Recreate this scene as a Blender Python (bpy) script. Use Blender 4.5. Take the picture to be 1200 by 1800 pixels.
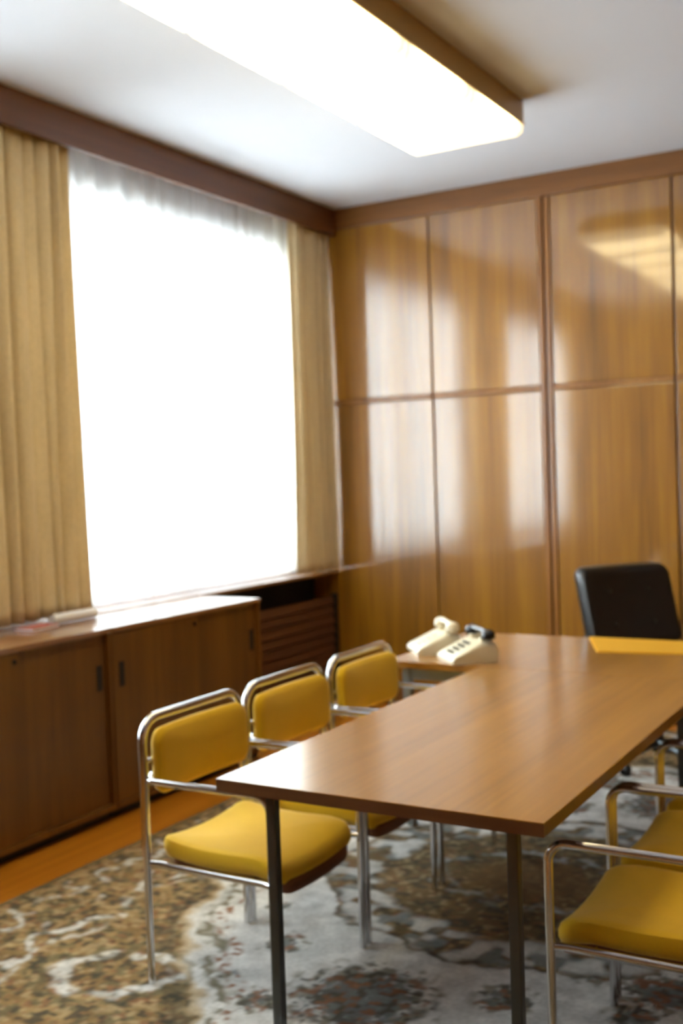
import bpy, bmesh, math, random
import numpy as np
from mathutils import Vector, Matrix

random.seed(7)
PI = math.pi
scene = bpy.context.scene
for o in list(bpy.data.objects):
    bpy.data.objects.remove(o)
C = scene.collection

# ------------------------------------------------------------------ camera
CAM_H = 1.55
FOCAL_PX, YAW, PITCH, ROLL = 1930.5, -0.52786, -0.033034, -0.033074
cam_data = bpy.data.cameras.new('camera')
cam = bpy.data.objects.new('camera', cam_data)
C.objects.link(cam)
cam_data.sensor_fit = 'VERTICAL'
cam_data.sensor_height = 36.0
cam_data.lens = FOCAL_PX / 1800 * 36.0
fw = Vector((math.sin(YAW) * math.cos(PITCH), math.cos(YAW) * math.cos(PITCH), math.sin(PITCH)))
rt = Vector((math.cos(YAW), -math.sin(YAW), 0))
up = rt.cross(fw)
r2 = math.cos(ROLL) * rt + math.sin(ROLL) * up
u2 = -math.sin(ROLL) * rt + math.cos(ROLL) * up
cam.matrix_world = Matrix(((r2.x, u2.x, -fw.x, 0), (r2.y, u2.y, -fw.y, 0), (r2.z, u2.z, -fw.z, CAM_H), (0, 0, 0, 1)))
cam_data.dof.use_dof = True
cam_data.dof.focus_distance = 1.75
cam_data.dof.aperture_fstop = 3.6
scene.camera = cam

# ------------------------------------------------------------------ world, exposure
SKY = 34.0
world = bpy.data.worlds.new('overcast_sky')
scene.world = world
world.use_nodes = True
wb = world.node_tree.nodes['Background']
wb.inputs[0].default_value = (0.84, 0.92, 1.0, 1)
wb.inputs[1].default_value = SKY
vs = scene.view_settings
vs.view_transform = 'Standard'
vs.look = 'None'
vs.gamma = 1
vs.use_curve_mapping = False
vs.exposure = 0.08
LAMP = 6.5

# room dimensions (metres)
XW, XR = -4.15, 1.25           # window wall, opposite wall
YF, YB = 6.60, -0.9            # panelled wall, wall behind the camera
ZC = 3.37
SILL_Z = 0.896
WINDOWS = ((4.02, 6.32), (1.15, 3.40))
WZ0, WZ1 = 0.93, 3.06
for (wy0, wy1) in WINDOWS:     # sky portals in the window openings
    ld = bpy.data.lights.new('window_portal', 'AREA')
    ld.shape = 'RECTANGLE'
    ld.size = WZ1 - WZ0
    ld.size_y = wy1 - wy0
    ld.cycles.is_portal = True
    lo = bpy.data.objects.new('window_portal', ld)
    lo.location = (XW - 0.16, (wy0 + wy1) / 2, (WZ0 + WZ1) / 2)
    lo.rotation_euler = (0, -PI / 2, 0)
    C.objects.link(lo)


# ------------------------------------------------------------------ materials
def s2l(c):
    return tuple(((v / 255) / 12.92 if v / 255 <= 0.04045 else ((v / 255 + 0.055) / 1.055) ** 2.4) for v in c)


MATS = {}


def new_mat(name):
    m = bpy.data.materials.new(name)
    m.use_nodes = True
    nt = m.node_tree
    MATS[name] = m
    return m, nt, nt.nodes['Principled BSDF']


def plain(name, rgb, rough=0.5, metal=0.0, coat=0.0, noise=0.06, scale=30, spec=0.5, sheen=0.0):
    m, nt, b = new_mat(name)
    N, Lk = nt.nodes, nt.links
    tc = N.new('ShaderNodeTexCoord')
    nz = N.new('ShaderNodeTexNoise')
    nz.inputs['Scale'].default_value = scale
    nz.inputs['Detail'].default_value = 4
    mr = N.new('ShaderNodeMapRange')
    mr.inputs[3].default_value = 1 - noise
    mr.inputs[4].default_value = 1 + noise
    mx = N.new('ShaderNodeVectorMath')
    mx.operation = 'SCALE'
    mx.inputs[0].default_value = s2l(rgb)
    Lk.new(tc.outputs['Object'], nz.inputs['Vector'])
    Lk.new(nz.outputs['Fac'], mr.inputs[0])
    Lk.new(mr.outputs[0], mx.inputs['Scale'])
    Lk.new(mx.outputs[0], b.inputs['Base Color'])
    b.inputs['Roughness'].default_value = rough
    b.inputs['Metallic'].default_value = metal
    b.inputs['Coat Weight'].default_value = coat
    b.inputs['Specular IOR Level'].default_value = spec
    if sheen:
        b.inputs['Sheen Weight'].default_value = sheen
        b.inputs['Sheen Roughness'].default_value = 0.4
    return m


def wood(name, dark, mid, light, axis='Z', rough=0.3, coat=0.0, coat_rough=0.1, scale=1.0, wavy=0.0, spec=0.5, per_object=True, coat_ior=1.5):
    m, nt, b = new_mat(name)
    N, Lk = nt.nodes, nt.links
    tc = N.new('ShaderNodeTexCoord')
    vec = tc.outputs['Object']
    if per_object:
        oi = N.new('ShaderNodeObjectInfo')
        ml = N.new('ShaderNodeMath')
        ml.operation = 'MULTIPLY'
        ml.inputs[1].default_value = 37.0
        Lk.new(oi.outputs['Random'], ml.inputs[0])
        ad = N.new('ShaderNodeVectorMath')
        ad.operation = 'ADD'
        Lk.new(vec, ad.inputs[0])
        Lk.new(ml.outputs[0], ad.inputs[1])
        vec = ad.outputs[0]

    def stretched(cross, along):
        mp = N.new('ShaderNodeMapping')
        s = [cross, cross, cross]
        s['XYZ'.index(axis)] = along
        mp.inputs['Scale'].default_value = s
        Lk.new(vec, mp.inputs['Vector'])
        return mp.outputs[0]
    n1 = N.new('ShaderNodeTexNoise')
    n1.inputs['Scale'].default_value = 1
    n1.inputs['Detail'].default_value = 3
    n1.inputs['Distortion'].default_value = 0.6
    Lk.new(stretched(7 * scale, 0.55 * scale), n1.inputs['Vector'])
    n2 = N.new('ShaderNodeTexNoise')
    n2.inputs['Scale'].default_value = 1
    n2.inputs['Detail'].default_value = 6
    n2.inputs['Roughness'].default_value = 0.65
    Lk.new(stretched(42 * scale, 1.1 * scale), n2.inputs['Vector'])
    mix = N.new('ShaderNodeMix')
    mix.inputs[0].default_value = 0.45
    Lk.new(n1.outputs['Fac'], mix.inputs[2])
    Lk.new(n2.outputs['Fac'], mix.inputs[3])
    cr = N.new('ShaderNodeValToRGB')
    e = cr.color_ramp.elements
    e[0].position, e[0].color = 0.34, (*s2l(dark), 1)
    e[1].position, e[1].color = 0.66, (*s2l(light), 1)
    k = e.new(0.5)
    k.color = (*s2l(mid), 1)
    Lk.new(mix.outputs[0], cr.inputs[0])
    Lk.new(cr.outputs[0], b.inputs['Base Color'])
    b.inputs['Roughness'].default_value = rough
    b.inputs['Coat Weight'].default_value = coat
    b.inputs['Coat Roughness'].default_value = coat_rough
    b.inputs['Coat IOR'].default_value = coat_ior
    b.inputs['Specular IOR Level'].default_value = spec
    if wavy:
        n3 = N.new('ShaderNodeTexNoise')
        n3.inputs['Scale'].default_value = 2.2
        n3.inputs['Detail'].default_value = 1
        Lk.new(tc.outputs['Object'], n3.inputs['Vector'])
        bp = N.new('ShaderNodeBump')
        bp.inputs['Strength'].default_value = wavy
        bp.inputs['Distance'].default_value = 0.02
        Lk.new(n3.outputs['Fac'], bp.inputs['Height'])
        Lk.new(bp.outputs[0], b.inputs['Normal'])
        Lk.new(bp.outputs[0], b.inputs['Coat Normal'])
    return m


def fabric(name, rgb, transl=0.0, weave=350, rough=0.9, var=0.12, stripes=False, sheen=0.15):
    m, nt, b = new_mat(name)
    N, Lk = nt.nodes, nt.links
    tc = N.new('ShaderNodeTexCoord')
    n1 = N.new('ShaderNodeTexNoise')
    n1.inputs['Scale'].default_value = weave
    n1.inputs['Detail'].default_value = 2
    n2 = N.new('ShaderNodeTexNoise')
    n2.inputs['Scale'].default_value = 9
    n2.inputs['Detail'].default_value = 4
    mp = N.new('ShaderNodeMapping')
    if stripes:
        mp.inputs['Scale'].default_value = (1, 1, 0.35)
    Lk.new(tc.outputs['Object'], mp.inputs['Vector'])
    Lk.new(mp.outputs[0], n1.inputs['Vector'])
    Lk.new(mp.outputs[0], n2.inputs['Vector'])
    ad = N.new('ShaderNodeMath')
    Lk.new(n1.outputs['Fac'], ad.inputs[0])
    Lk.new(n2.outputs['Fac'], ad.inputs[1])
    mr = N.new('ShaderNodeMapRange')
    mr.inputs[1].default_value = 0.6
    mr.inputs[2].default_value = 1.4
    mr.inputs[3].default_value = 1 - var
    mr.inputs[4].default_value = 1 + var
    Lk.new(ad.outputs[0], mr.inputs[0])
    sc = N.new('ShaderNodeVectorMath')
    sc.operation = 'SCALE'
    sc.inputs[0].default_value = s2l(rgb)
    Lk.new(mr.outputs[0], sc.inputs['Scale'])
    Lk.new(sc.outputs[0], b.inputs['Base Color'])
    b.inputs['Roughness'].default_value = rough
    b.inputs['Specular IOR Level'].default_value = 0.2
    b.inputs['Sheen Weight'].default_value = sheen
    if transl:
        tr = N.new('ShaderNodeBsdfTranslucent')
        Lk.new(sc.outputs[0], tr.inputs['Color'])
        mx = N.new('ShaderNodeMixShader')
        mx.inputs[0].default_value = transl
        Lk.new(b.outputs[0], mx.inputs[1])
        Lk.new(tr.outputs[0], mx.inputs[2])
        Lk.new(mx.outputs[0], N['Material Output'].inputs['Surface'])
    return m


def emitter(name, rgb, strength):
    m, nt, b = new_mat(name)
    N, Lk = nt.nodes, nt.links
    tc = N.new('ShaderNodeTexCoord')
    nz = N.new('ShaderNodeTexNoise')
    nz.inputs['Scale'].default_value = 60
    mr = N.new('ShaderNodeMapRange')
    mr.inputs[3].default_value = strength * 0.97
    mr.inputs[4].default_value = strength * 1.03
    Lk.new(tc.outputs['Object'], nz.inputs['Vector'])
    Lk.new(nz.outputs['Fac'], mr.inputs[0])
    # brightest under the tubes in the middle of each panel, dimmer towards the joints
    sp = N.new('ShaderNodeSeparateXYZ')
    Lk.new(tc.outputs['Object'], sp.inputs[0])
    ab = N.new('ShaderNodeMath')
    ab.operation = 'ABSOLUTE'
    Lk.new(sp.outputs['Y'], ab.inputs[0])
    fall = N.new('ShaderNodeMapRange')
    fall.interpolation_type = 'SMOOTHSTEP'
    fall.inputs[1].default_value = 0.15
    fall.inputs[2].default_value = 0.31
    fall.inputs[3].default_value = 1.0
    fall.inputs[4].default_value = 0.22
    Lk.new(ab.outputs[0], fall.inputs[0])
    mul = N.new('ShaderNodeMath')
    mul.operation = 'MULTIPLY'
    Lk.new(mr.outputs[0], mul.inputs[0])
    Lk.new(fall.outputs[0], mul.inputs[1])
    b.inputs['Base Color'].default_value = (0.8, 0.8, 0.75, 1)
    b.inputs['Roughness'].default_value = 0.4
    b.inputs['Emission Color'].default_value = (*rgb, 1)
    Lk.new(mul.outputs[0], b.inputs['Emission Strength'])
    return m


def sheer_mat(name):
    m, nt, b = new_mat(name)
    N, Lk = nt.nodes, nt.links
    tc = N.new('ShaderNodeTexCoord')
    nz = N.new('ShaderNodeTexNoise')
    nz.inputs['Scale'].default_value = 14
    mp = N.new('ShaderNodeMapping')
    mp.inputs['Scale'].default_value = (1, 4, 0.12)
    Lk.new(tc.outputs['Object'], mp.inputs['Vector'])
    Lk.new(mp.outputs[0], nz.inputs['Vector'])
    mr = N.new('ShaderNodeMapRange')
    mr.inputs[3].default_value = 0.16
    mr.inputs[4].default_value = 0.28
    Lk.new(nz.outputs['Fac'], mr.inputs[0])
    df = N.new('ShaderNodeBsdfDiffuse')
    df.inputs[0].default_value = (0.82, 0.81, 0.79, 1)
    tl = N.new('ShaderNodeBsdfTranslucent')
    tl.inputs[0].default_value = (0.86, 0.86, 0.85, 1)
    m1 = N.new('ShaderNodeMixShader')
    m1.inputs[0].default_value = 0.55
    Lk.new(df.outputs[0], m1.inputs[1])
    Lk.new(tl.outputs[0], m1.inputs[2])
    tp = N.new('ShaderNodeBsdfTransparent')
    m2 = N.new('ShaderNodeMixShader')
    Lk.new(mr.outputs[0], m2.inputs[0])
    Lk.new(m1.outputs[0], m2.inputs[1])
    Lk.new(tp.outputs[0], m2.inputs[2])
    Lk.new(m2.outputs[0], N['Material Output'].inputs['Surface'])
    return m


def pane_mat(name):
    m, nt, b = new_mat(name)
    N, Lk = nt.nodes, nt.links
    tp = N.new('ShaderNodeBsdfTransparent')
    tp.inputs[0].default_value = (0.96, 0.98, 0.97, 1)
    gl = N.new('ShaderNodeBsdfGlossy')
    gl.inputs['Roughness'].default_value = 0.02
    fr = N.new('ShaderNodeFresnel')
    fr.inputs[0].default_value = 1.45
    mx = N.new('ShaderNodeMixShader')
    Lk.new(fr.outputs[0], mx.inputs[0])
    Lk.new(tp.outputs[0], mx.inputs[1])
    Lk.new(gl.outputs[0], mx.inputs[2])
    Lk.new(mx.outputs[0], N['Material Output'].inputs['Surface'])
    return m


wood('wall_veneer', (120, 76, 6), (150, 98, 10), (168, 115, 15), 'Z', rough=0.4, coat=1.0, coat_rough=0.08, wavy=0.05, coat_ior=1.95)
wood('wall_strip', (126, 80, 34), (150, 98, 44), (170, 116, 58), 'Z', rough=0.3, coat=0.3)
wood('crown_wood', (104, 64, 26), (126, 80, 34), (146, 96, 44), 'X', rough=0.4, coat=0.15)
wood('wall_base_wood', (96, 58, 18), (112, 70, 22), (124, 80, 28), 'Z', rough=0.5)
wood('pelmet_wood', (78, 41, 10), (96, 53, 14), (110, 64, 20), 'Y', rough=0.42)
wood('cabinet_wood', (84, 51, 16), (101, 63, 20), (116, 75, 26), 'Z', rough=0.36, spec=0.4)
wood('cabinet_top_wood', (112, 70, 38), (132, 86, 48), (150, 102, 60), 'Y', rough=0.3, coat=1.0, coat_rough=0.1, coat_ior=1.7)
wood('slat_wood', (66, 36, 17), (82, 46, 22), (96, 57, 28), 'Y', rough=0.45)
wood('table_wood', (136, 89, 22), (159, 107, 29), (173, 119, 36), 'Y', rough=0.4, coat=1.0, coat_rough=0.17, coat_ior=1.8)
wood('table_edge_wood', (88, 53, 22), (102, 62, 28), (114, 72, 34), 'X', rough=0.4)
wood('desk_wood', (144, 96, 25), (160, 108, 30), (171, 118, 37), 'Y', rough=0.4, coat=1.0, coat_rough=0.14, coat_ior=1.7)
wood('parquet_wood', (150, 88, 16), (180, 110, 24), (200, 128, 36), 'Y', rough=0.3, coat=0.2, scale=0.8)
wood('seat_shell_wood', (92, 50, 18), (112, 64, 24), (128, 76, 30), 'Y', rough=0.4)
plain('plaster_white', (212, 215, 222), rough=0.9, noise=0.015, scale=8)
wood('side_wall_wood', (96, 58, 20), (116, 72, 26), (134, 86, 34), 'Z', rough=0.4)
plain('black_recess', (16, 13, 11), rough=0.7)
plain('plinth_black', (22, 18, 15), rough=0.6)
plain('chrome', (214, 214, 216), rough=0.13, metal=1.0, noise=0.02)
plain('leg_steel', (86, 90, 92), rough=0.34, metal=0.85, noise=0.04)
plain('desk_steel', (150, 156, 156), rough=0.4, metal=0.3, noise=0.04)
plain('lamp_housing', (178, 146, 84), rough=0.45, metal=0.1, noise=0.03)
plain('window_frame_paint', (226, 226, 222), rough=0.5, noise=0.02)
plain('black_leather', (22, 20, 18), rough=0.34, noise=0.1, scale=60, spec=0.5)
plain('black_plastic', (20, 20, 22), rough=0.25, noise=0.03)
plain('cream_plastic', (232, 222, 194), rough=0.3, noise=0.03)
plain('white_plastic', (236, 234, 226), rough=0.3, noise=0.02)
plain('paper_white', (238, 238, 238), rough=0.8, noise=0.02)
plain('red_cover', (170, 84, 68), rough=0.6)
plain('mat_ochre', (206, 152, 40), rough=0.75, noise=0.04, spec=0.15)
fabric('yellow_fabric', (222, 177, 24), var=0.08, sheen=0.22)
fabric('curtain_fabric', (222, 202, 160), transl=0.13, var=0.12, weave=120, stripes=True)
emitter('lamp_diffuser', (1.0, 0.81, 0.44), LAMP)
sheer_mat('sheer_fabric')
pane_mat('window_glass')


# ------------------------------------------------------------------ mesh helpers
class MB:
    def __init__(self):
        self.v, self.f = [], []

    def add(self, verts, faces):
        b = len(self.v)
        self.v += [tuple(p) for p in verts]
        self.f += [tuple(i + b for i in q) for q in faces]
        return self

    def box(self, x0, x1, y0, y1, z0, z1, bev=0.0):
        bm = bmesh.new()
        bmesh.ops.create_cube(bm, size=1)
        for v in bm.verts:
            v.co = Vector(((x0 + x1) / 2 + v.co.x * (x1 - x0), (y0 + y1) / 2 + v.co.y * (y1 - y0), (z0 + z1) / 2 + v.co.z * (z1 - z0)))
        if bev > 0:
            bmesh.ops.bevel(bm, geom=bm.edges[:], offset=bev, segments=2, affect='EDGES', profile=0.6)
        bm.verts.index_update()
        self.add([v.co.copy() for v in bm.verts], [[v.index for v in f.verts] for f in bm.faces])
        bm.free()
        return self

    def tube(self, pts, r, n=12, cap=True):
        pts = [Vector(p) for p in pts]
        m = len(pts)
        tang = []
        for i in range(m):
            a = pts[max(i - 1, 0)]
            b = pts[min(i + 1, m - 1)]
            tang.append((b - a).normalized())
        t0 = tang[0]
        ref = Vector((0, 0, 1)) if abs(t0.z) < 0.9 else Vector((1, 0, 0))
        nrm = (ref - t0 * ref.dot(t0)).normalized()
        verts = []
        for i in range(m):
            t = tang[i]
            nrm = (nrm - t * nrm.dot(t)).normalized()
            bn = t.cross(nrm)
            rr = r[i] if isinstance(r, (list, tuple)) else r
            for k in range(n):
                a = 2 * PI * k / n
                verts.append(pts[i] + (nrm * math.cos(a) + bn * math.sin(a)) * rr)
        faces = []
        for i in range(m - 1):
            for k in range(n):
                faces.append((i * n + k, i * n + (k + 1) % n, (i + 1) * n + (k + 1) % n, (i + 1) * n + k))
        if cap:
            faces.append(tuple(range(n))[::-1])
            faces.append(tuple((m - 1) * n + k for k in range(n)))
        return self.add(verts, faces)

    def lathe(self, prof, center=(0, 0, 0), n=20, mat=None):
        cx, cy, cz = center
        verts = []
        for (r, z) in prof:
            for k in range(n):
                a = 2 * PI * k / n
                p = Vector((r * math.cos(a), r * math.sin(a), z))
                if mat:
                    p = mat @ p
                verts.append((p.x + cx, p.y + cy, p.z + cz))
        faces = []
        for i in range(len(prof) - 1):
            for k in range(n):
                faces.append((i * n + k, i * n + (k + 1) % n, (i + 1) * n + (k + 1) % n, (i + 1) * n + k))
        faces.append(tuple(range(n))[::-1])
        faces.append(tuple((len(prof) - 1) * n + k for k in range(n)))
        return self.add(verts, faces)

    def prism(self, poly, h0, h1, place):
        """poly: 2D points; place(u, v, h) -> 3D"""
        n = len(poly)
        verts = [place(u, v, h0) for u, v in poly] + [place(u, v, h1) for u, v in poly]
        faces = [tuple(range(n))[::-1], tuple(range(n, 2 * n))]
        faces += [(i, (i + 1) % n, n + (i + 1) % n, n + i) for i in range(n)]
        return self.add(verts, faces)

    def pillow(self, w, h, t, rc, re, place, crown=0.0, rings=(0.2, 0.4, 0.6, 0.8, 0.92)):
        """rounded-rectangle cushion, w x h, thickness t, corner radius rc, edge radius re;
        place(u, v, d) maps to 3D with d the offset along the thickness"""
        def outline(inset):
            ww, hh = w / 2 - inset, h / 2 - inset
            r = max(rc - inset, 0.004)
            out = []
            for (cx, cy, a0) in ((ww - r, hh - r, 0), (-ww + r, hh - r, PI / 2), (-ww + r, -hh + r, PI), (ww - r, -hh + r, 1.5 * PI)):
                for k in range(7):
                    a = a0 + PI / 2 * k / 6
                    out.append((cx + r * math.cos(a), cy + r * math.sin(a)))
            res = []
            m = len(out)
            for i in range(m):
                p, q = out[i], out[(i + 1) % m]
                d = math.hypot(q[0] - p[0], q[1] - p[1])
                res.append(p)
                if d > 0.06:
                    for j in range(1, 8):
                        res.append((p[0] + (q[0] - p[0]) * j / 8, p[1] + (q[1] - p[1]) * j / 8))
            return res
        layers = []
        inner = outline(re)
        n = len(inner)
        full = outline(0)
        mid = outline(re * 0.3)
        def crownf(s):
            return crown * (1 - s ** 2.5)
        for s in rings:
            layers.append([(u * s, v * s, t / 2 + crownf(s)) for u, v in inner])
        layers.append([(u, v, t / 2) for u, v in inner])
        layers.append([(u, v, t / 2 - re * 0.3) for u, v in mid])
        layers.append([(u, v, t / 2 - re) for u, v in full])
        layers.append([(u, v, -t / 2 + re) for u, v in full])
        layers.append([(u, v, -t / 2 + re * 0.3) for u, v in mid])
        layers.append([(u, v, -t / 2) for u, v in inner])
        for s in rings[::-1]:
            layers.append([(u * s, v * s, -t / 2) for u, v in inner])
        verts = [place(0, 0, t / 2 + crownf(0))]
        for L in layers:
            verts += [place(*p) for p in L]
        verts.append(place(0, 0, -t / 2))
        faces = [(0, 1 + i, 1 + (i + 1) % n) for i in range(n)]
        for l in range(len(layers) - 1):
            a, b = 1 + l * n, 1 + (l + 1) * n
            faces += [(a + i, b + i, b + (i + 1) % n, a + (i + 1) % n) for i in range(n)]
        a = 1 + (len(layers) - 1) * n
        last = len(verts) - 1
        faces += [(a + i, last, a + (i + 1) % n) for i in range(n)]
        return self.add(verts, faces)

    def build(self, name, mat, parent=None, smooth=False, loc=None):
        me = bpy.data.meshes.new(name)
        me.from_pydata(self.v, [], self.f)
        bm = bmesh.new()
        bm.from_mesh(me)
        bmesh.ops.recalc_face_normals(bm, faces=bm.faces[:])
        bm.to_mesh(me)
        bm.free()
        if smooth:
            me.polygons.foreach_set('use_smooth', [True] * len(me.polygons))
            try:
                me.set_sharp_from_angle(angle=math.radians(50))
            except Exception:
                pass
        me.materials.append(MATS[mat])
        o = bpy.data.objects.new(name, me)
        C.objects.link(o)
        if parent:
            o.parent = parent
        if loc:
            o.location = loc
        return o


def thing(name, label, cat, loc=(0, 0, 0), rotz=0, group=None):
    o = bpy.data.objects.new(name, None)
    C.objects.link(o)
    o.empty_display_size = 0.1
    o.location = loc
    o.rotation_euler = (0, 0, rotz)
    tag(o, label, cat, group)
    return o


def tag(o, label, cat, group=None):
    o['label'] = label
    o['category'] = cat
    if group:
        o['group'] = group
    return o


def struct(o, label=None, cat=None):
    o['kind'] = 'structure'
    if label:
        o['label'] = label
    if cat:
        o['category'] = cat
    return o


def copy_tree(o, parent=None):
    c = o.copy()
    C.objects.link(c)
    c.parent = parent
    for ch in list(o.children):
        copy_tree(ch, c)
    return c


def share(mesh_obj, loc, parent=None):
    c = mesh_obj.copy()
    C.objects.link(c)
    c.location = loc
    c.parent = parent
    return c


def fillet(pts, rad, seg=6):
    pts = [Vector(p) for p in pts]
    out = [pts[0]]
    for i in range(1, len(pts) - 1):
        p, a, b = pts[i], (pts[i - 1] - pts[i]), (pts[i + 1] - pts[i])
        r = rad[i - 1] if isinstance(rad, (list, tuple)) else rad
        ua, ub = a.normalized(), b.normalized()
        ang = ua.angle(ub)
        d = r / math.tan(ang / 2)
        bis = (ua + ub).normalized()
        cen = p + bis * (r / math.sin(ang / 2))
        s, e = p + ua * d - cen, p + ub * d - cen
        tot = s.angle(e)
        for k in range(seg + 1):
            f = k / seg
            v = (s * math.sin((1 - f) * tot) + e * math.sin(f * tot)) / math.sin(tot)
            out.append(cen + v)
    out.append(pts[-1])
    return out


# ================================================================== the room
T = 0.25
struct(MB().box(XW - T, XR + T, YB - T, YF + T, -0.2, 0).build('floor', 'parquet_wood'), 'orange brown parquet floor beside the cabinets', 'floor')
struct(MB().box(XW - T, XR + T, YB - T, YF + T, ZC, ZC + 0.2).build('ceiling', 'plaster_white'), 'plain white plaster ceiling around the light', 'ceiling')
m = MB()
ys = [YB - T] + [v for w in sorted(WINDOWS) for v in w] + [YF + T]
m.box(XW - T, XW, YB - T, YF + T, 0, WZ0)
m.box(XW - T, XW, YB - T, YF + T, WZ1, ZC)
for i in range(0, len(ys), 2):
    m.box(XW - T, XW, ys[i], ys[i + 1], WZ0, WZ1)
struct(m.build('wall_left', 'plaster_white'), 'white outer wall around the curtained windows', 'wall')
struct(MB().box(XR, XR + T, YB - T, YF + T, 0, ZC).build('wall_right', 'side_wall_wood'), 'brown veneer side wall', 'wall')
struct(MB().box(XW, XR, YB - T, YB, 0, ZC).build('wall_front', 'side_wall_wood'), 'brown veneer wall opposite the panelled wall', 'wall')
wall_back = struct(MB().box(XW, XR, YF, YF + T, 0, ZC).build('wall_back', 'wall_base_wood'), 'glossy brown veneer panelled wall behind the desk', 'wall')
# veneer panels, stiles and rails on the far wall
PITCH_X = 0.785
edges = [XW] + [-2.325 + PITCH_X * k for k in range(-2, 5)] + [XR]
WIDE = {1 + 2, 1 + 4, 1 + 6}
edges = [e for e in edges if e <= XR]
for i in range(len(edges) - 1):
    a, b = edges[i], edges[i + 1]
    ga = 0.043 if i in WIDE else (0.0 if i == 0 else 0.007)
    gb = 0.043 if (i + 1) in WIDE else (0.0 if i + 1 == len(edges) - 1 else 0.007)
    for (z0, z1) in ((0.09, 2.035), (2.072, 3.235)):
        MB().box(a + ga, b - gb, YF - 0.020, YF + 0.004, z0, z1, bev=0.004).build('panel', 'wall_veneer', wall_back)
    MB().box(a + ga, b - gb, YF - 0.026, YF + 0.004, 2.040, 2.067, bev=0.005).build('rail', 'wall_strip', wall_back)
    if (i + 1) in WIDE:
        for s in (-1, 1):
            MB().box(b + s * 0.023 - 0.015, b + s * 0.023 + 0.015, YF - 0.028, YF + 0.004, 0.09, 3.235, bev=0.006).build('stile', 'wall_strip', wall_back)
    elif 0 < i + 1 < len(edges) - 1:
        pass
struct(MB().box(XW, XR, YF - 0.045, YF + 0.004, 3.235, ZC + 0.002, bev=0.004).build('trim_1', 'crown_wood'), 'brown wooden cornice board above the wall panels', 'cornice')
struct(MB().box(XW, XR, YF - 0.03, YF + 0.004, 0, 0.09, bev=0.003).build('baseboard_back', 'crown_wood'), 'brown wooden skirting under the wall panels', 'baseboard')

# windows
for wi, (wy0, wy1) in enumerate(WINDOWS):
    xa, xb = XW - 0.15, XW - 0.09
    f = MB()
    f.box(xa, xb, wy0, wy1, WZ0, WZ0 + 0.06)
    f.box(xa, xb, wy0, wy1, WZ1 - 0.06, WZ1)
    f.box(xa, xb, wy0, wy0 + 0.06, WZ0 + 0.06, WZ1 - 0.06)
    f.box(xa, xb, wy1 - 0.06, wy1, WZ0 + 0.06, WZ1 - 0.06)
    w = struct(f.build('window_%d' % (wi + 1), 'window_frame_paint'),
               ['overexposed window behind the sheer between the two curtains', 'further window beside the sheer and the wide curtain'][wi], 'window')
    mid = (wy0 + wy1) / 2
    MB().box(xa, xb, mid - 0.035, mid + 0.035, WZ0 + 0.06, WZ1 - 0.06).build('mullion', 'window_frame_paint', w)
    for (pa, pb) in ((wy0 + 0.06, mid - 0.035), (mid + 0.035, wy1 - 0.06)):
        MB().box(XW - 0.123, XW - 0.117, pa, pb, WZ0 + 0.06, WZ1 - 0.06).build('pane', 'window_glass', w)
struct(MB().box(XW + 0.001, -3.872, YB + 0.4, YF - 0.002, SILL_Z - 0.022, SILL_Z, bev=0.003).build('trim_2', 'cabinet_top_wood'), 'long wooden window sill board behind the cabinets', 'sill')

# ================================================================== pelmet and curtains
p = thing('curtain_pelmet', 'dark brown wooden pelmet board along the ceiling above the curtains', 'pelmet', (-3.80, 3.0, 3.19))
MB().box(-0.022, 0, YB - 3.0 + 0.3, YF - 3.0 - 0.046, 0, ZC - 3.19 - 0.001, bev=0.002).build('fascia_board', 'pelmet_wood', p)
MB().box(XW + 3.80 + 0.001, -0.022, YB - 3.0 + 0.3, YF - 3.0 - 0.046, 0.12, 0.14).build('curtain_track_board', 'pelmet_wood', p)


def cloth_sheet(y0, y1, z0, z1, n_folds, amp, seed, ny, nz=36, crisp=False, flare=0.0):
    rnd = random.Random(seed)
    ph = [rnd.uniform(0, 2 * PI) for _ in range(6)]
    k = [rnd.uniform(0.75, 1.3) for _ in range(6)]
    verts, faces = [], []
    for j in range(nz + 1):
        tz = j / nz
        for i in range(ny + 1):
            t = i / ny
            y = y0 + (y1 - y0) * t
            base = 2 * PI * n_folds * (t + 0.035 * math.sin(2 * PI * 1.3 * t + ph[0]) + 0.02 * math.sin(2 * PI * 3.1 * t + ph[1]))
            a = amp * (0.75 + 0.35 * math.sin(2 * PI * t * 2.2 + ph[2])) * (1 + 0.25 * math.sin(tz * 2.2 + t * 9 + ph[3]))
            x = a * math.sin(base + 0.35 * math.sin(tz * 2.4 + ph[4] + 5 * t)) + 0.35 * a * math.sin(2.3 * base + ph[5])
            if crisp:
                x = min(a, 1.3 * amp) * (2 * abs(math.sin(0.5 * base + 0.3 * math.sin(tz * 2.4 + ph[4] + 5 * t))) ** 0.6 - 1)
            yy = y + 0.012 * math.sin(base * 0.5 + 2 * tz) + flare * (1 - tz) * (t - 0.3)
            verts.append((x, yy, z0 + (z1 - z0) * tz))
    for j in range(nz):
        for i in range(ny):
            a = j * (ny + 1) + i
            faces.append((a, a + 1, a + ny + 2, a + ny + 1))
    return verts, faces


def curtain(name, label, cat, x, y0, y1, z0, z1, folds, amp, seed, mat, ny, group, thick=0.003, flare=0.0):
    v, f = cloth_sheet(y0, y1, z0, z1, folds, amp, seed, ny, crisp=thick > 0, flare=flare)
    o = MB().add([(a, b - y0, c - z0) for a, b, c in v], f).build(name, mat, smooth=True, loc=(x, y0, z0))
    if thick:
        md = o.modifiers.new('cloth', 'SOLIDIFY')
        md.thickness = thick
        md.offset = 0
    tag(o, label, cat, group)
    return o


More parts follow.
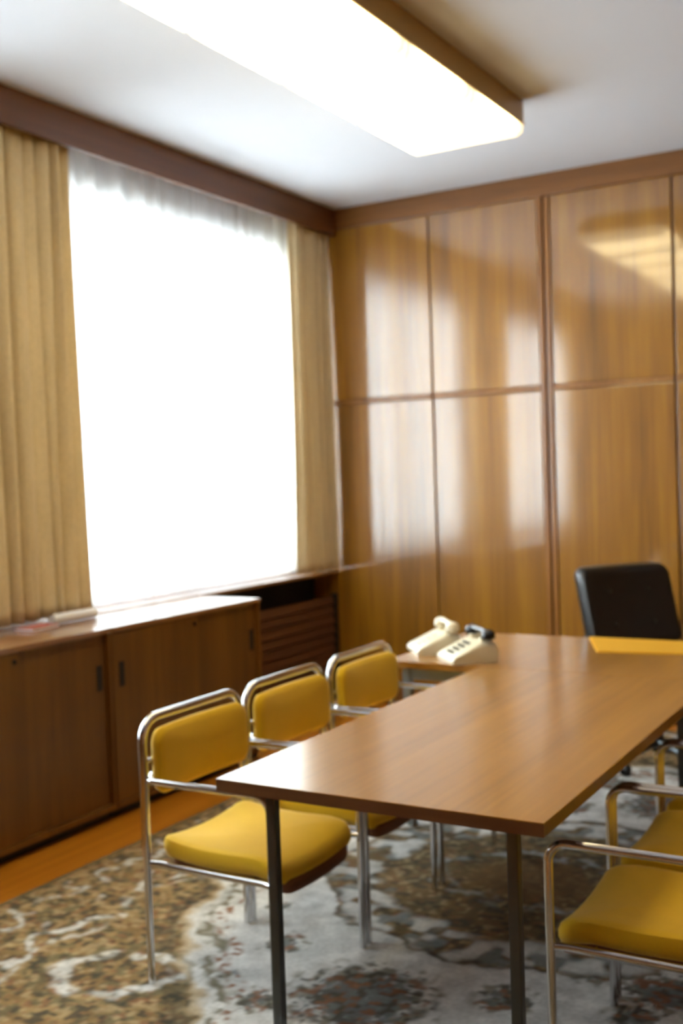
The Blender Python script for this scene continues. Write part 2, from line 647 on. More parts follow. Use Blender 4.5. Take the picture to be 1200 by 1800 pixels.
CZ0, CZ1 = 0.912, 3.30
curtain('curtain', 'wide ochre beige curtain hanging at the left edge of the photo', 'curtain', -3.890, 3.30, 4.09, CZ0, CZ1, 9.5, 0.040, 3, 'curtain_fabric', 190, 'ochre window curtains', flare=0.06)
curtain('curtain', 'narrow ochre beige curtain hanging against the panelled wall', 'curtain', -3.870, 6.055, 6.560, CZ0, CZ1, 5.5, 0.030, 11, 'curtain_fabric', 120, 'ochre window curtains')
curtain('curtain', 'ochre beige curtain beyond the second window, away from the panelled wall', 'curtain', -3.955, 0.55, 1.20, CZ0, CZ1, 8.5, 0.030, 5, 'curtain_fabric', 160, 'ochre window curtains')
curtain('sheer_curtain', 'translucent white sheer glowing between the two ochre curtains', 'sheer curtain', -4.035, 3.80, 6.50, CZ0, CZ1, 34, 0.020, 21, 'sheer_fabric', 520, 'white sheers', thick=0)
curtain('sheer_curtain', 'translucent white sheer over the further window', 'sheer curtain', -4.035, 0.90, 3.72, CZ0, CZ1, 34, 0.020, 22, 'sheer_fabric', 520, 'white sheers', thick=0)

# ================================================================== ceiling light
FX0, FX1, FY1 = -2.53, -1.93, 5.22
NP, PP = 6, 0.642
lamp = thing('ceiling_light', 'long boxy ceiling light with glowing diffuser panels and brass coloured housing', 'ceiling light', ((FX0 + FX1) / 2, FY1 - NP * PP / 2, ZC))
hw, hl = (FX1 - FX0) / 2, NP * PP / 2
MB().box(-hw, hw, -hl, hl, -0.115, -0.001, bev=0.003).build('housing', 'lamp_housing', lamp)
first = None
for k in range(NP):
    cy = hl - PP * (k + 0.5)
    if first is None:
        mm = MB()
        a, b = hw - 0.002, PP / 2 - 0.004
        mm.add([(-a, -b, 0), (a, -b, 0), (a, b, 0), (-a, b, 0),
                (-a + .004, -b + .004, -0.04), (a - .004, -b + .004, -0.04), (a - .004, b - .004, -0.04), (-a + .004, b - .004, -0.04),
                (-a + .022, -b + .022, -0.062), (a - .022, -b + .022, -0.062), (a - .022, b - .022, -0.062), (-a + .022, b - .022, -0.062)],
               [(3, 2, 1, 0), (8, 9, 10, 11)] + [(i, (i + 1) % 4, 4 + (i + 1) % 4, 4 + i) for i in range(4)] + [(4 + i, 4 + (i + 1) % 4, 8 + (i + 1) % 4, 8 + i) for i in range(4)])
        first = mm.build('diffuser_panel', 'lamp_diffuser', lamp, loc=(0, cy, -0.1155))
    else:
        share(first, (0, cy, -0.1155), lamp)
MB().box(hw - 0.001, hw + 0.006, -hl, hl, -0.122, -0.110, bev=0.001).build('edge_trim', 'lamp_housing', lamp)
MB().box(-hw - 0.006, -hw + 0.001, -hl, hl, -0.122, -0.110, bev=0.001).build('edge_trim', 'lamp_housing', lamp)

# ================================================================== rug (pattern computed per vertex)
RX, RY, RHX, RHY = -1.42, 3.86, 1.74, 2.55


def rug():
    rng = np.random.default_rng(5)
    st = 0.008
    nx, ny = int(2 * RHX / st), int(2 * RHY / st)
    gx = np.linspace(-RHX, RHX, nx + 1)
    gy = np.linspace(-RHY, RHY, ny + 1)
    U, V = np.meshgrid(gx, gy)                      # rug-local coordinates

    def noise(cell, seed):
        r = np.random.default_rng(seed)
        kx, ky = int(2 * RHX / cell) + 3, int(2 * RHY / cell) + 3
        g = r.random((ky, kx))
        fx, fy = (U + RHX) / cell, (V + RHY) / cell
        ix, iy = fx.astype(int), fy.astype(int)
        tx, ty = fx - ix, fy - iy
        tx = tx * tx * (3 - 2 * tx)
        ty = ty * ty * (3 - 2 * ty)
        return (g[iy, ix] * (1 - tx) * (1 - ty) + g[iy, ix + 1] * tx * (1 - ty) + g[iy + 1, ix] * (1 - tx) * ty + g[iy + 1, ix + 1] * tx * ty)

    def col(c):
        return np.array(s2l(c))
    ochre, brown, olive, dark = col((156, 130, 88)), col((134, 104, 68)), col((110, 102, 76)), col((72, 70, 60))
    white, slate, rust, sand = col((222, 221, 217)), col((112, 118, 118)), col((142, 100, 72)), col((184, 160, 120))
    n1, n2, n3, n4 = noise(0.030, 1), noise(0.018, 2), noise(0.09, 3), noise(0.022, 4)

    def layer(img, mask, c):
        m = np.clip(mask, 0, 1)[..., None]
        return img * (1 - m) + c * m

    def step(v, t, w):
        return np.clip((v - t) / w + 0.5, 0, 1)

    # brown ground with small mottled flowers and leaves
    img = np.ones(U.shape + (3,)) * ochre
    img = layer(img, step(n3, 0.55, 0.3) * 0.6, brown)
    img = layer(img, step(n1, 0.62, 0.12) * 0.75, olive)
    img = layer(img, step(n2, 0.70, 0.12) * 0.7, rust)
    img = layer(img, step(n4, 0.72, 0.1) * 0.8, dark)
    img = layer(img, step(1 - n4, 0.72, 0.1) * 0.7, sand)
    A, B = np.abs(U), np.abs(V)
    dx, dy = RHX - A, RHY - B                      # distance from the rug's edges
    edge = np.minimum(dx, dy)
    side = dx < dy
    run = np.where(side, V, U)                      # coordinate along the border

    def stroke(d, w, soft=0.012):
        return np.clip((w - np.abs(d)) / soft + 0.5, 0, 1)
    broken = step(noise(0.05, 8), 0.42, 0.3) * step(noise(0.02, 9), 0.3, 0.5)
    # dark outer guard
    img = layer(img, (edge < 0.03) * 0.8, olive)
    # two wavy pale scroll lines along the border
    warp = 0.05 * (noise(0.07, 71) - 0.5) + 0.03 * (noise(0.03, 72) - 0.5)
    w1 = 0.165 + warp + 0.045 * np.sin(run * 2 * PI / 0.42 + 0.7) + 0.02 * np.sin(run * 2 * PI / 0.15)
    img = layer(img, stroke(edge - w1, 0.020) * broken * 0.85, white)
    w2 = 0.415 + warp + 0.045 * np.sin(run * 2 * PI / 0.55 - 0.4) + 0.025 * np.sin(run * 2 * PI / 0.19 + 1)
    img = layer(img, stroke(edge - w2, 0.022) * broken * 0.9, white)
    w3 = 0.47 + warp + 0.05 * np.sin(run * 2 * PI / 0.55 + 0.6)
    img = layer(img, stroke(edge - w3, 0.012) * broken * 0.6, white)
    # curls hanging on the scroll lines
    for s in np.arange(-RHY, RHY, 0.275):
        for (off, rad) in ((0.13, 0.05), (0.36, 0.06)):
            for sx in (-1, 1):
                d = np.hypot(U - sx * (RHX - off), V - s - off)
                img = layer(img, stroke(d - rad, 0.013) * (np.arctan2(V - s - off, U) < 2.2) * broken * 0.7, white)
    # pale field with scalloped outline
    th = np.arctan2(V / 1.85, U / 1.24)
    rr = np.hypot(U / 1.24, V / 1.85)
    lobe = 1.0 + 0.8 * warp - 0.10 * np.abs(np.sin(3 * th)) ** 1.5 + 0.045 * np.abs(np.sin(9 * th)) - 0.14 * np.exp(-((np.abs(np.abs(np.abs(th) - PI / 2)) - 0.62) / 0.22) ** 2)
    fld = (lobe - rr)                               # positive inside
    inside = step(fld, 0.0, 0.02)
    shade = np.ones(U.shape + (3,)) * white
    shade = layer(shade, step(n3, 0.68, 0.3) * 0.25, slate)
    img = img * (1 - inside[..., None]) + shade * inside[..., None]
    img = layer(img, stroke(fld - 0.005, 0.012, 0.015) * 0.75, sand)
    img = layer(img, stroke(fld - 0.055, 0.014, 0.02) * step(n1, 0.45, 0.2) * 0.9, olive)
    img = layer(img, stroke(fld + 0.035, 0.020, 0.03) * 0.6, dark)
    img = layer(img, stroke(fld - 0.09, 0.018, 0.02) * step(n2, 0.62, 0.2), rust)
    # cartouche rings in the brown corners and border
    for (cx, cy, ra, rb, rot) in ((0.95, 1.30, 0.185, 0.135, 0.6), (1.02, 0.0, 0.0, 0, 0)):
        if ra == 0:
            continue
        for sx in (-1, 1):
            for sy in (-1, 1):
                du, dv = U - sx * cx, V - sy * cy
                cr, sr = math.cos(rot * sx * sy), math.sin(rot * sx * sy)
                a, b = du * cr + dv * sr, -du * sr + dv * cr
                ang = np.arctan2(b, a)
                rad = np.hypot(a / ra, b / rb) + 5 * warp - 0.12 * np.abs(np.sin(3 * ang))
                ringm = np.clip((0.16 - np.abs(rad - 0.95)) / 0.14 + 0.5, 0, 1)
                img = layer(img, ringm * step(noise(0.06, 12), 0.26, 0.3) * step(noise(0.02, 9), 0.2, 0.5) * 0.95, white)
                img = layer(img, np.clip((0.10 - np.abs(rad - 1.28)) / 0.1, 0, 1) * 0.6, olive)
    # flower clusters on the pale field
    def cluster(cx, cy, r, seed, dens):
        d = np.hypot(U - cx, V - cy)
        fall = np.clip(1.25 - d / r, 0, 1)
        a = noise(0.028, seed)
        b = noise(0.020, seed + 1)
        c = noise(0.024, seed + 2)
        nonlocal img
        img = layer(img, step(a * fall, 0.42 / dens, 0.16) * 0.75, olive)
        img = layer(img, step(b * fall, 0.50 / dens, 0.14) * 0.85, dark)
        img = layer(img, step(c * fall, 0.58 / dens, 0.1) * 0.8, rust)
        img = layer(img, step((1 - b) * fall, 0.62 / dens, 0.12) * 0.8, slate)
    pts = [(-0.18, -1.10, 0.30, 1.25), (-0.58, -0.88, 0.13, 1.0), (0.20, -0.92, 0.14, 1.05), (0.36, -0.58, 0.18, 1.2),
           (0.62, -0.68, 0.20, 1.15), (0.56, -0.88, 0.12, 1.1), (-0.92, -0.30, 0.13, 0.95), (-0.78, -0.62, 0.09, 0.9),
           (-0.45, -1.25, 0.12, 1.0), (0.16, -1.36, 0.2, 1.1), (0.9, -0.3, 0.16, 1.0), (-0.62, -1.14, 0.07, 0.9)]
    for q, (a, b, r, dn) in enumerate(pts):
        cluster(a, b, r, 40 + 5 * q, dn)
        cluster(-a, -b, r, 40 + 5 * q, dn)
    # dark centre medallion
    tm = np.arctan2(V, U)
    rm = np.hypot(U / 0.84, V / 0.74)
    lob = 1.0 + 0.8 * warp + 0.055 * np.abs(np.sin(5 * tm + 0.3)) - 0.02
    med = lob - rm
    ins = step(med, 0.0, 0.02)
    g = np.ones(U.shape + (3,)) * (olive * 0.62 + brown * 0.25)
    g = layer(g, step(n3, 0.5, 0.3) * 0.5, brown)
    g = layer(g, step(n1, 0.60, 0.14) * 0.7, dark)
    g = layer(g, step(n2, 0.72, 0.12) * 0.5, rust)
    g = layer(g, step(1 - n4, 0.74, 0.1) * 0.5, sand)
    rim = np.clip((0.15 - np.abs(med - 0.15)) / 0.06, 0, 1)
    g = layer(g, rim * step(noise(0.05, 31), 0.48, 0.2) * 0.75, slate * 1.5)
    g = layer(g, rim * step(noise(0.06, 33), 0.62, 0.15) * 0.8, white)
    img = img * (1 - ins[..., None]) + g * ins[..., None]
    img = layer(img, stroke(med - 0.02, 0.018, 0.02) * broken * 0.7, dark)
    # pale oval ring in the medallion
    r3 = np.hypot((U + 0.06) / 0.36, V / 0.26)
    img = layer(img, np.clip((0.14 - np.abs(r3 - 1 + 4 * warp + 0.05 * np.sin(8 * tm))) / 0.1, 0, 1) * broken * step(noise(0.05, 35), 0.2, 0.2) * 0.9, slate * 1.1 + white * 0.35)
    img = layer(img, np.clip(0.85 - r3, 0, 0.3) * 2.2, brown)
    img *= 0.87 * (0.82 + 0.36 * noise(0.045, 61))[..., None] * (0.85 + 0.3 * rng.random(U.shape))[..., None]

    nv = (nx + 1) * (ny + 1)
    co = np.zeros((nv, 3))
    co[:, 0] = U.ravel()
    co[:, 1] = V.ravel()
    z = np.full(U.shape, 0.009)
    z[0, :] = z[-1, :] = z[:, 0] = z[:, -1] = 0.0005
    co[:, 2] = z.ravel()
    idx = np.arange(nv).reshape(ny + 1, nx + 1)
    quads = np.stack([idx[:-1, :-1], idx[:-1, 1:], idx[1:, 1:], idx[1:, :-1]], -1).reshape(-1, 4)
    me = bpy.data.meshes.new('patterned_rug')
    me.vertices.add(nv)
    me.vertices.foreach_set('co', co.ravel())
    nq = len(quads)
    me.loops.add(nq * 4)
    me.loops.foreach_set('vertex_index', quads.ravel())
    me.polygons.add(nq)
    me.polygons.foreach_set('loop_start', np.arange(0, nq * 4, 4))
    me.polygons.foreach_set('use_smooth', np.ones(nq, dtype=bool))
    me.update(calc_edges=True)
    at = me.color_attributes.new('pattern', 'FLOAT_COLOR', 'POINT')
    rgba = np.ones((nv, 4), dtype=np.float32)
    rgba[:, :3] = img.reshape(-1, 3)
    at.data.foreach_set('color', rgba.ravel())
    mt, nt, b = new_mat('rug_pile')
    ca = nt.nodes.new('ShaderNodeVertexColor')
    ca.layer_name = 'pattern'
    nt.links.new(ca.outputs[0], b.inputs['Base Color'])
    b.inputs['Roughness'].default_value = 0.95
    b.inputs['Specular IOR Level'].default_value = 0.1
    nzt = nt.nodes.new('ShaderNodeTexNoise')
    nzt.inputs['Scale'].default_value = 500
    tc = nt.nodes.new('ShaderNodeTexCoord')
    nt.links.new(tc.outputs['Object'], nzt.inputs['Vector'])
    bp = nt.nodes.new('ShaderNodeBump')
    bp.inputs['Strength'].default_value = 0.3
    bp.inputs['Distance'].default_value = 0.003
    nt.links.new(nzt.outputs['Fac'], bp.inputs['Height'])
    nt.links.new(bp.outputs[0], b.inputs['Normal'])
    me.materials.append(mt)
    o = bpy.data.objects.new('patterned_rug', me)
    C.objects.link(o)
    o.location = (RX, RY, 0.0005)
    tag(o, 'large oriental style rug with brown border, pale field and dark medallion under the table', 'rug')


rug()
FZ = 0.0095                                          # top of the rug

# ================================================================== conference table
TX0, TX1, TY0, TY1, TZ = -1.804, -0.874, 2.37, 4.195, 0.74
cx, cyt = (TX0 + TX1) / 2, (TY0 + TY1) / 2
t = thing('conference_table', 'long brown veneer conference table on dark steel legs between the yellow chairs', 'table', (cx, cyt, FZ))
th_ = 0.034
MB().box(TX0 - cx, TX1 - cx, TY0 - cyt, TY1 - cyt, TZ - FZ - 0.003, TZ - FZ).build('top_veneer', 'table_wood', t)
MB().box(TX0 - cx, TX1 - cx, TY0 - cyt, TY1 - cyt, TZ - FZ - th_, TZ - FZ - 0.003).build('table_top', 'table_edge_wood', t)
LX = (-1.662 - cx, -0.972 - cx)
LY = (2.43 - cyt, 4.12 - cyt)
for lx in LX:
    for ly in LY:
        MB().box(lx - 0.014, lx + 0.014, ly - 0.014, ly + 0.014, 0, TZ - FZ - th_, bev=0.003).build('leg', 'leg_steel', t)
zr = TZ - FZ - th_
for lx in LX:
    MB().box(lx - 0.012, lx + 0.012, LY[0] + 0.015, LY[1] - 0.015, zr - 0.025, zr, bev=0.002).build('frame_rail', 'leg_steel', t)
for ly in (LY[0] + 0.22, LY[1] - 0.22):
    MB().box(LX[0] + 0.013, LX[1] - 0.013, ly - 0.012, ly + 0.012, zr - 0.03, zr, bev=0.002).build('frame_rail', 'leg_steel', t)

# ================================================================== desk across the far end
DX0, DX1, DY0, DY1 = -2.25, -0.43, 4.20, 5.09
dcx, dcy = (DX0 + DX1) / 2, (DY0 + DY1) / 2
d = thing('executive_desk', 'brown topped desk with grey steel frame standing across the far end of the table', 'desk', (dcx, dcy, FZ))
hx, hy = (DX1 - DX0) / 2, (DY1 - DY0) / 2
zt = TZ - FZ
MB().box(-hx, hx, -hy, hy, zt - 0.03, zt, bev=0.002).build('desk_top', 'desk_wood', d)
for sx in (-1, 1):
    for sy in (-1, 1):
        px, py = sx * (hx - 0.075), sy * (hy - 0.06)
        MB().box(px - 0.018, px + 0.018, py - 0.018, py + 0.018, 0, zt - 0.03, bev=0.003).build('leg', 'desk_steel', d)
MB().box(-hx + 0.094, hx - 0.094, -hy + 0.05, -hy + 0.066, zt - 0.085, zt - 0.031, bev=0.002).build('apron', 'desk_steel', d)
MB().box(-hx + 0.094, hx - 0.094, hy - 0.066, hy - 0.05, zt - 0.10, zt - 0.031, bev=0.002).build('apron', 'desk_steel', d)
for sx in (-1, 1):
    px = sx * (hx - 0.075)
    MB().box(px - 0.010, px + 0.010, -hy + 0.079, hy - 0.079, zt - 0.10, zt - 0.031, bev=0.002).build('side_rail', 'desk_steel', d)
# drawer pedestal on the chair side
ped = MB().box(hx - 0.50, hx - 0.11, -hy + 0.12, hy - 0.08, zt - 0.50, zt - 0.031, bev=0.003).build('pedestal', 'cabinet_wood', d)
for k in range(3):
    z1 = zt - 0.04 - k * 0.155
    dr = MB().box(hx - 0.49, hx - 0.12, hy - 0.08, hy - 0.068, z1 - 0.145, z1, bev=0.002).build('drawer', 'cabinet_wood', ped)
    MB().box(hx - 0.35, hx - 0.26, hy - 0.068, hy - 0.055, z1 - 0.05, z1 - 0.04, bev=0.002).build('handle', 'leg_steel', dr)

# ================================================================== chairs
def make_chair():
    root = thing('armchair', '', 'chair', (0, 0, FZ))
    R_, W_, XB, XF = 0.0115, 0.255, -0.23, 0.23
    for s in (-1, 1):
        MB().tube([(XB, s * W_, 0), (XB, s * W_, 0.40)], R_).build('leg', 'chrome', root, smooth=True)
        MB().tube([(XF, s * W_, 0), (XF, s * W_, 0.40)], R_).build('leg', 'chrome', root, smooth=True)
    bf = fillet([(XB, -W_, 0.40), (XB, -W_, 0.63), (XB - 0.005, -W_, 0.815), (XB - 0.005, W_, 0.815), (XB, W_, 0.63), (XB, W_, 0.40)], [0.2, 0.075, 0.075, 0.2], 8)
    MB().tube(bf, 0.0145).build('back_frame', 'chrome', root, smooth=True)
    for s in (-1, 1):
        pth = fillet([(XF, s * W_, 0.40), (XF, s * W_, 0.632), (XB + 0.02, s * (W_ + 0.002), 0.632), (XB - 0.014, s * (W_ - 0.05), 0.632)], [0.05, 0.03], 7)
        MB().tube(pth, 0.0115).build('armrest', 'chrome', root, smooth=True)
        MB().tube([(XB, s * (W_ - 0.004), 0.372), (XB + 0.04, s * (W_ - 0.014), 0.372), (XF - 0.04, s * (W_ - 0.014), 0.372), (XF, s * (W_ - 0.004), 0.372)], 0.0105).build('seat_rail', 'chrome', root, smooth=True)
    for xx in (-0.15, 0.13):
        MB().tube([(xx, -W_ + 0.014, 0.364), (xx, W_ - 0.014, 0.364)], 0.008, 8).build('cross_bar', 'chrome', root, smooth=True)

    def seat_z(u, v):
        dish = 0.022 * (abs(v) / 0.225) ** 2 - 0.012 * math.cos(u / 0.22 * PI / 2)
        roll = -0.030 * max(0, (u - 0.10) / 0.12) ** 2
        back = 0.012 * max(0, (-u - 0.10) / 0.12) ** 2
        return dish + roll + back
    MB().pillow(0.44, 0.455, 0.062, 0.045, 0.022, lambda u, v, dd: (u + 0.012, v, 0.396 + dd + seat_z(u, v)), crown=0.012).build('seat', 'yellow_fabric', root, smooth=True)
    MB().pillow(0.43, 0.405, 0.050, 0.05, 0.012, lambda u, v, dd: (u + 0.020, v, 0.358 + dd + seat_z(u, v) * 0.85), crown=0.0).build('seat_shell', 'seat_shell_wood', root, smooth=True)

    def back_place(u, v, dd):
        bend = 0.028 * (u / 0.22) ** 2
        return (-0.205 + dd - 0.012 + bend * 0.6 - 0.02 * (v / 0.1) * 0.15, u, 0.682 + v)
    MB().pillow(0.474, 0.205, 0.044, 0.05, 0.018, back_place, crown=0.010).build('backrest', 'yellow_fabric', root, smooth=True)
    for s in (-1, 1):
        MB().tube([(XB, s * (W_ - 0.004), 0.69), (-0.215, s * 0.225, 0.69)], 0.007, 8).build('back_bracket', 'chrome', root, smooth=True)
    return root


proto = make_chair()
GROUP = 'yellow chrome armchairs at the conference table'
spots = [(-1.99, 2.555 + 0.257, 0.0, 'yellow chrome armchair nearest the camera on the window side of the table'),
         (-1.99, 3.10 + 0.257, 0.0, 'yellow chrome armchair in the middle of the window side row'),
         (-1.99, 3.672 + 0.257, 0.0, 'yellow chrome armchair nearest the telephones on the window side'),
         (-0.695, 2.530 + 0.257, PI, 'yellow chrome armchair at the bottom right corner, nearest the camera'),
         (-0.695, 3.076 + 0.257, PI, 'yellow chrome armchair second along the right side of the table'),
         (-0.695, 3.622 + 0.257, PI, 'yellow chrome armchair mostly cut off at right edge, nearest the desk')]
for i, (x, y, rz, lab) in enumerate(spots):
    o = proto if i == 0 else copy_tree(proto)
    o.location = (x, y, FZ)
    o.rotation_euler = (0, 0, rz)
    tag(o, lab, 'chair', GROUP)

# ================================================================== black office chair
oc = thing('office_chair', 'black leather swivel chair standing behind the desk', 'chair', (-1.455, 5.64, FZ), math.radians(-38))
# local: faces +X after turning by -42 degrees
REC = math.radians(16)


def oc_back(u, v, dd):
    x = -0.20 + dd + 0.03 * (u / 0.25) ** 2
    z = 0.805 + v
    return (x - math.tan(REC) * (z - 0.62), u, z)


bk = MB().pillow(0.56, 0.42, 0.105, 0.055, 0.030, oc_back, crown=0.012).build('backrest', 'black_leather', oc, smooth=True)
for (u, v) in ((-0.12, -0.09), (0.12, -0.09), (-0.12, 0.08), (0.12, 0.08)):
    c = oc_back(u, v, 0.063)
    MB().lathe([(0.011, -0.004), (0.011, 0.002), (0.006, 0.006)], c, 10, Matrix.Rotation(PI / 2, 3, 'Y')).build('button', 'black_leather', bk, smooth=True)
MB().pillow(0.50, 0.50, 0.09, 0.07, 0.03, lambda u, v, dd: (u + 0.04, v, 0.44 + dd + 0.03 * u), crown=0.015).build('seat', 'black_leather', oc, smooth=True)
MB().box(-0.235, -0.215, -0.04, 0.04, 0.40, 0.72, bev=0.004).build('back_bar', 'leg_steel', oc)
for s in (-1, 1):
    MB().tube(fillet([(-0.10, s * 0.26, 0.42), (-0.10, s * 0.29, 0.62), (0.20, s * 0.29, 0.62), (0.20, s * 0.26, 0.42)], 0.04), 0.012).build('armrest', 'leg_steel', oc, smooth=True)
MB().lathe([(0.03, 0.09), (0.03, 0.26), (0.022, 0.26), (0.022, 0.40)], (0, 0, 0), 16).build('column', 'leg_steel', oc, smooth=True)
for k in range(5):
    a = 2 * PI * k / 5
    ca, sa = math.cos(a), math.sin(a)
    MB().tube([(0.02 * ca, 0.02 * sa, 0.12), (0.28 * ca, 0.28 * sa, 0.085)], [0.02, 0.014], 10).build('base_arm', 'leg_steel', oc, smooth=True)
    rot = Matrix.Rotation(a, 3, 'Z') @ Matrix.Rotation(PI / 2, 3, 'X')
    MB().lathe([(0.012, -0.02), (0.027, -0.018), (0.027, 0.018), (0.012, 0.02)], (0.275 * ca, 0.275 * sa, 0.0275), 14, rot).build('caster', 'black_plastic', oc, smooth=True)
    MB().tube([(0.275 * ca, 0.275 * sa, 0.05), (0.275 * ca, 0.275 * sa, 0.09)], 0.008, 8).build('caster_stem', 'leg_steel', oc, smooth=True)

# ================================================================== desk mat and telephones
mat_pts = [(-1.46, 4.68), (-0.86, 4.78), (-0.90, 5.075), (-1.62, 5.075)]
mm = MB()
mm.prism(mat_pts, 0, 0.006, lambda u, v, h: (u + 1.2, v - 4.9, h))
o = mm.build('desk_mat', 'mat_ochre', loc=(-1.2, 4.9, TZ + 0.0005))
tag(o, 'ochre desk mat lying on the desk in front of the black chair', 'desk mat')


def telephone(label, loc, rotz, body_mat, hs_mat, dialkeys, hs_rot=0.0):
    ph = thing('telephone', label, 'telephone', loc, rotz, 'telephones on the desk')
    # body: wedge, front at -Y, 0.22 wide
    prof = [(-0.105, 0.0), (0.095, 0.0), (0.10, 0.05), (0.085, 0.085), (0.025, 0.088), (-0.095, 0.032), (-0.108, 0.018)]
    bm = MB()
    secs = []
    for (x, s) in ((-0.105, 0.86), (-0.098, 0.96), (-0.085, 1.0), (0.085, 1.0), (0.098, 0.96), (0.105, 0.86)):
        secs.append([(x, y * (0.97 + 0.03 * s), z * s) for y, z in prof])
    n = len(prof)
    verts = [p for s in secs for p in s]
    faces = [tuple(range(n))[::-1], tuple((len(secs) - 1) * n + i for i in range(n))]
    for a in range(len(secs) - 1):
        faces += [(a * n + i, a * n + (i + 1) % n, (a + 1) * n + (i + 1) % n, (a + 1) * n + i) for i in range(n)]
    bm.add(verts, faces)
    body = bm.build('body', body_mat, ph, smooth=True)
    for s in (-1, 1):
        MB().box(s * 0.06 - 0.014, s * 0.06 + 0.014, 0.03, 0.085, 0.080, 0.102, bev=0.005).build('cradle', body_mat, ph)
    # handset across the back
    hp = []
    for k in range(13):
        f = -1 + 2 * k / 12
        hp.append((0.108 * f, 0.057, 0.128 - 0.014 * abs(f) ** 3))
    hs = MB().tube(hp, [0.012 + 0.008 * abs(-1 + 2 * k / 12) ** 2 for k in range(13)], 14).build('handset', hs_mat, ph, smooth=True)
    for s in (-1, 1):
        MB().lathe([(0.016, 0.020), (0.028, 0.010), (0.031, -0.004), (0.031, -0.016), (0.026, -0.020)], (s * 0.096, 0.057, 0.118), 18).build('ear_cap', hs_mat, hs, smooth=True)
    # key pad on the sloping face
    slope = math.atan2(0.088 - 0.032, 0.12)
    for r in range(4):
        for c in range(3):
            y = -0.078 + r * 0.024
            z = 0.032 + (y + 0.095) * math.tan(slope)
            k = MB().box(-0.008, 0.008, -0.007, 0.007, -0.002, 0.006, bev=0.002).build('key', dialkeys, body, loc=((c - 1) * 0.028, y, z))
            k.rotation_euler = (slope, 0, 0)
    # coiled cord
    cp = []
    for k in range(97):
        f = k / 96
        a = f * 2 * PI * 16
        cp.append((-0.110 - 0.010 * math.sin(PI * f) + 0.006 * math.cos(a), 0.055 - 0.12 * f, 0.012 + 0.09 * (1 - f) ** 2.2 + 0.006 * math.sin(a)))
    MB().tube(cp, 0.0022, 5).build('cord', hs_mat, ph, smooth=True)
    return ph


telephone('cream desk telephone with cream handset at the desk corner', (-2.155, 4.50, TZ + 0.0005), math.radians(-50), 'cream_plastic', 'cream_plastic', 'white_plastic')
telephone('cream desk telephone with black handset and dark keys', (-1.915, 4.325, TZ + 0.0005), math.radians(-46), 'cream_plastic', 'black_plastic', 'black_plastic')

# ================================================================== cabinets
CF, CB = -3.45, -3.868
CTOP = 0.89


def cabinet(y0, y1, label, name='sideboard_cabinet'):
    cyb = (y0 + y1) / 2
    cxx = (CF + CB) / 2
    r = thing(name, label, 'cabinet', (cxx, cyb, 0), 0, 'low wooden cabinets under the window')
    hxx, L = (CF - CB) / 2, (y1 - y0) / 2 - 0.0015
    m = MB()
    m.box(-hxx, hxx - 0.045, -L, -L + 0.018, 0.06, CTOP - 0.022)
    m.box(-hxx, hxx - 0.045, L - 0.018, L, 0.06, CTOP - 0.022)
    m.box(-hxx, hxx - 0.003, -L, L, 0.05, 0.075)
    m.box(-hxx, -hxx + 0.01, -L, L, 0.075, CTOP - 0.022)
    body = m.build('body', 'cabinet_wood', r)
    MB().box(-hxx, hxx, -L, L, CTOP - 0.024, CTOP, bev=0.002).build('cabinet_top', 'cabinet_top_wood', r)
    MB().box(-hxx + 0.02, hxx - 0.05, -L + 0.002, L - 0.002, 0, 0.05).build('plinth', 'plinth_black', r)
    MB().box(hxx - 0.044, hxx - 0.006, L - 0.017, L, 0.076, CTOP - 0.025).build('side_strip', 'cabinet_wood', r)
    MB().box(hxx - 0.044, hxx - 0.006, -L, -L + 0.017, 0.076, CTOP - 0.025).build('side_strip', 'cabinet_wood', r)
    # two sliding doors, the front one towards -Y
    d1 = MB().box(hxx - 0.022, hxx - 0.008, -L + 0.018, 0.045, 0.077, CTOP - 0.026, bev=0.001).build('door', 'cabinet_wood', r)
    d2 = MB().box(hxx - 0.042, hxx - 0.026, 0.02, L - 0.018, 0.077, CTOP - 0.026, bev=0.001).build('door', 'cabinet_wood', r)
    for (dd, yy, xf) in ((d1, -L + 0.062, hxx - 0.008), (d2, L - 0.062, hxx - 0.026)):
        mh = MB()
        zc, hh, ww = 0.665, 0.058, 0.017
        mh.box(xf - 0.001, xf + 0.003, yy - ww, yy + ww, zc - hh, zc + hh, bev=0.001)
        mh.build('recessed_handle', 'black_recess', dd)
    MB().lathe([(0.011, 0), (0.011, 0.006), (0.007, 0.009)], (hxx - 0.008, 0.018, 0.825), 14, Matrix.Rotation(PI / 2, 3, 'Y')).build('lock', 'black_plastic', d1, smooth=True)
    return r


cabinet(3.795, 4.995, 'dark brown sliding door cabinet beside the louvred radiator panel')
cabinet(2.590, 3.790, 'dark brown sliding door cabinet at the left edge, below the wide curtain')

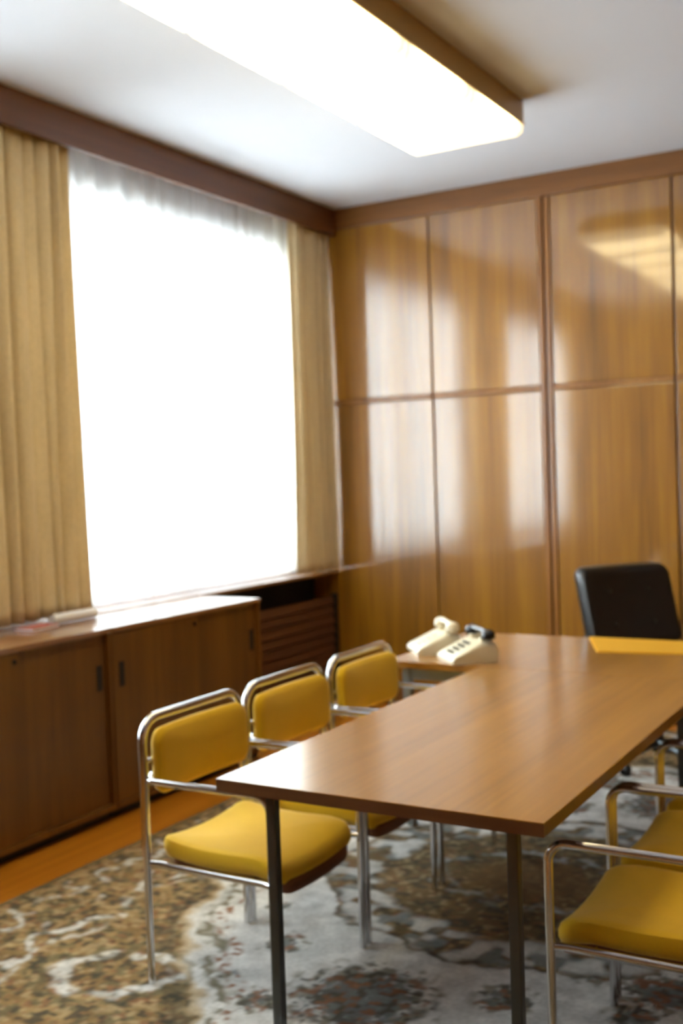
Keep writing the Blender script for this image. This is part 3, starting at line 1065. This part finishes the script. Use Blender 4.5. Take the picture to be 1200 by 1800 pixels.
# ================================================================== louvred radiator panel
RPY0, RPY1 = 5.00, YF - 0.032
rp = thing('radiator_cover', 'dark brown louvred wooden radiator cover between cabinet and panelled wall', 'radiator cover', (-3.88, (RPY0 + RPY1) / 2, 0))
Lr = (RPY1 - RPY0) / 2 - 0.002
MB().box(-0.03, 0.0, -Lr, -Lr + 0.03, 0, 0.735, bev=0.002).build('frame_post', 'slat_wood', rp)
MB().box(-0.03, 0.0, Lr - 0.045, Lr, 0, 0.735, bev=0.002).build('frame_post', 'plinth_black', rp)
MB().box(-0.03, 0.0, -Lr + 0.03, Lr - 0.045, 0.0, 0.06, bev=0.002).build('bottom_rail', 'slat_wood', rp)
MB().box(-0.2, -0.19, -Lr, Lr, 0.0, 0.86).build('niche_shade_panel', 'black_recess', rp)  # black sheet: the radiator niche's shade put into its colour
fs = None
for k in range(10):
    z = 0.065 + k * 0.0662
    if fs is None:
        mm = MB()
        hl_ = Lr - 0.045
        mm.prism([(-0.022, 0.058), (-0.012, 0.061), (0.0, 0.004), (-0.010, 0.0)], -Lr + 0.031, Lr - 0.046, lambda u, v, h: (u, h, v))
        fs = mm.build('slat', 'slat_wood', rp, loc=(0, 0, z))
    else:
        share(fs, (0, 0, z), rp)

# ================================================================== things on the cabinets
pr = thing('paper_roll', 'white roll of paper lying on the cabinet below the wide curtain', 'paper roll', (-3.79, 3.885, CTOP + 0.0265))
MB().tube([(0, -0.125, 0), (0, 0.16, 0)], 0.025, 18, cap=False).build('paper_sheet', 'paper_white', pr, smooth=True)
MB().tube([(0.0, -0.124, 0), (0.0, 0.159, 0)], 0.019, 18).build('inner_turns', 'paper_white', pr, smooth=True)
nb = thing('notebook', 'thin red notebook half hidden behind the paper roll', 'notebook', (-3.765, 3.64, CTOP + 0.0005), 0.08)
MB().box(-0.055, 0.055, -0.09, 0.09, 0, 0.003, bev=0.001).build('cover', 'red_cover', nb)
MB().box(-0.052, 0.054, -0.087, 0.087, 0.0032, 0.012).build('pages', 'paper_white', nb)
MB().box(-0.055, 0.055, -0.09, 0.09, 0.0122, 0.015, bev=0.001).build('cover', 'red_cover', nb)
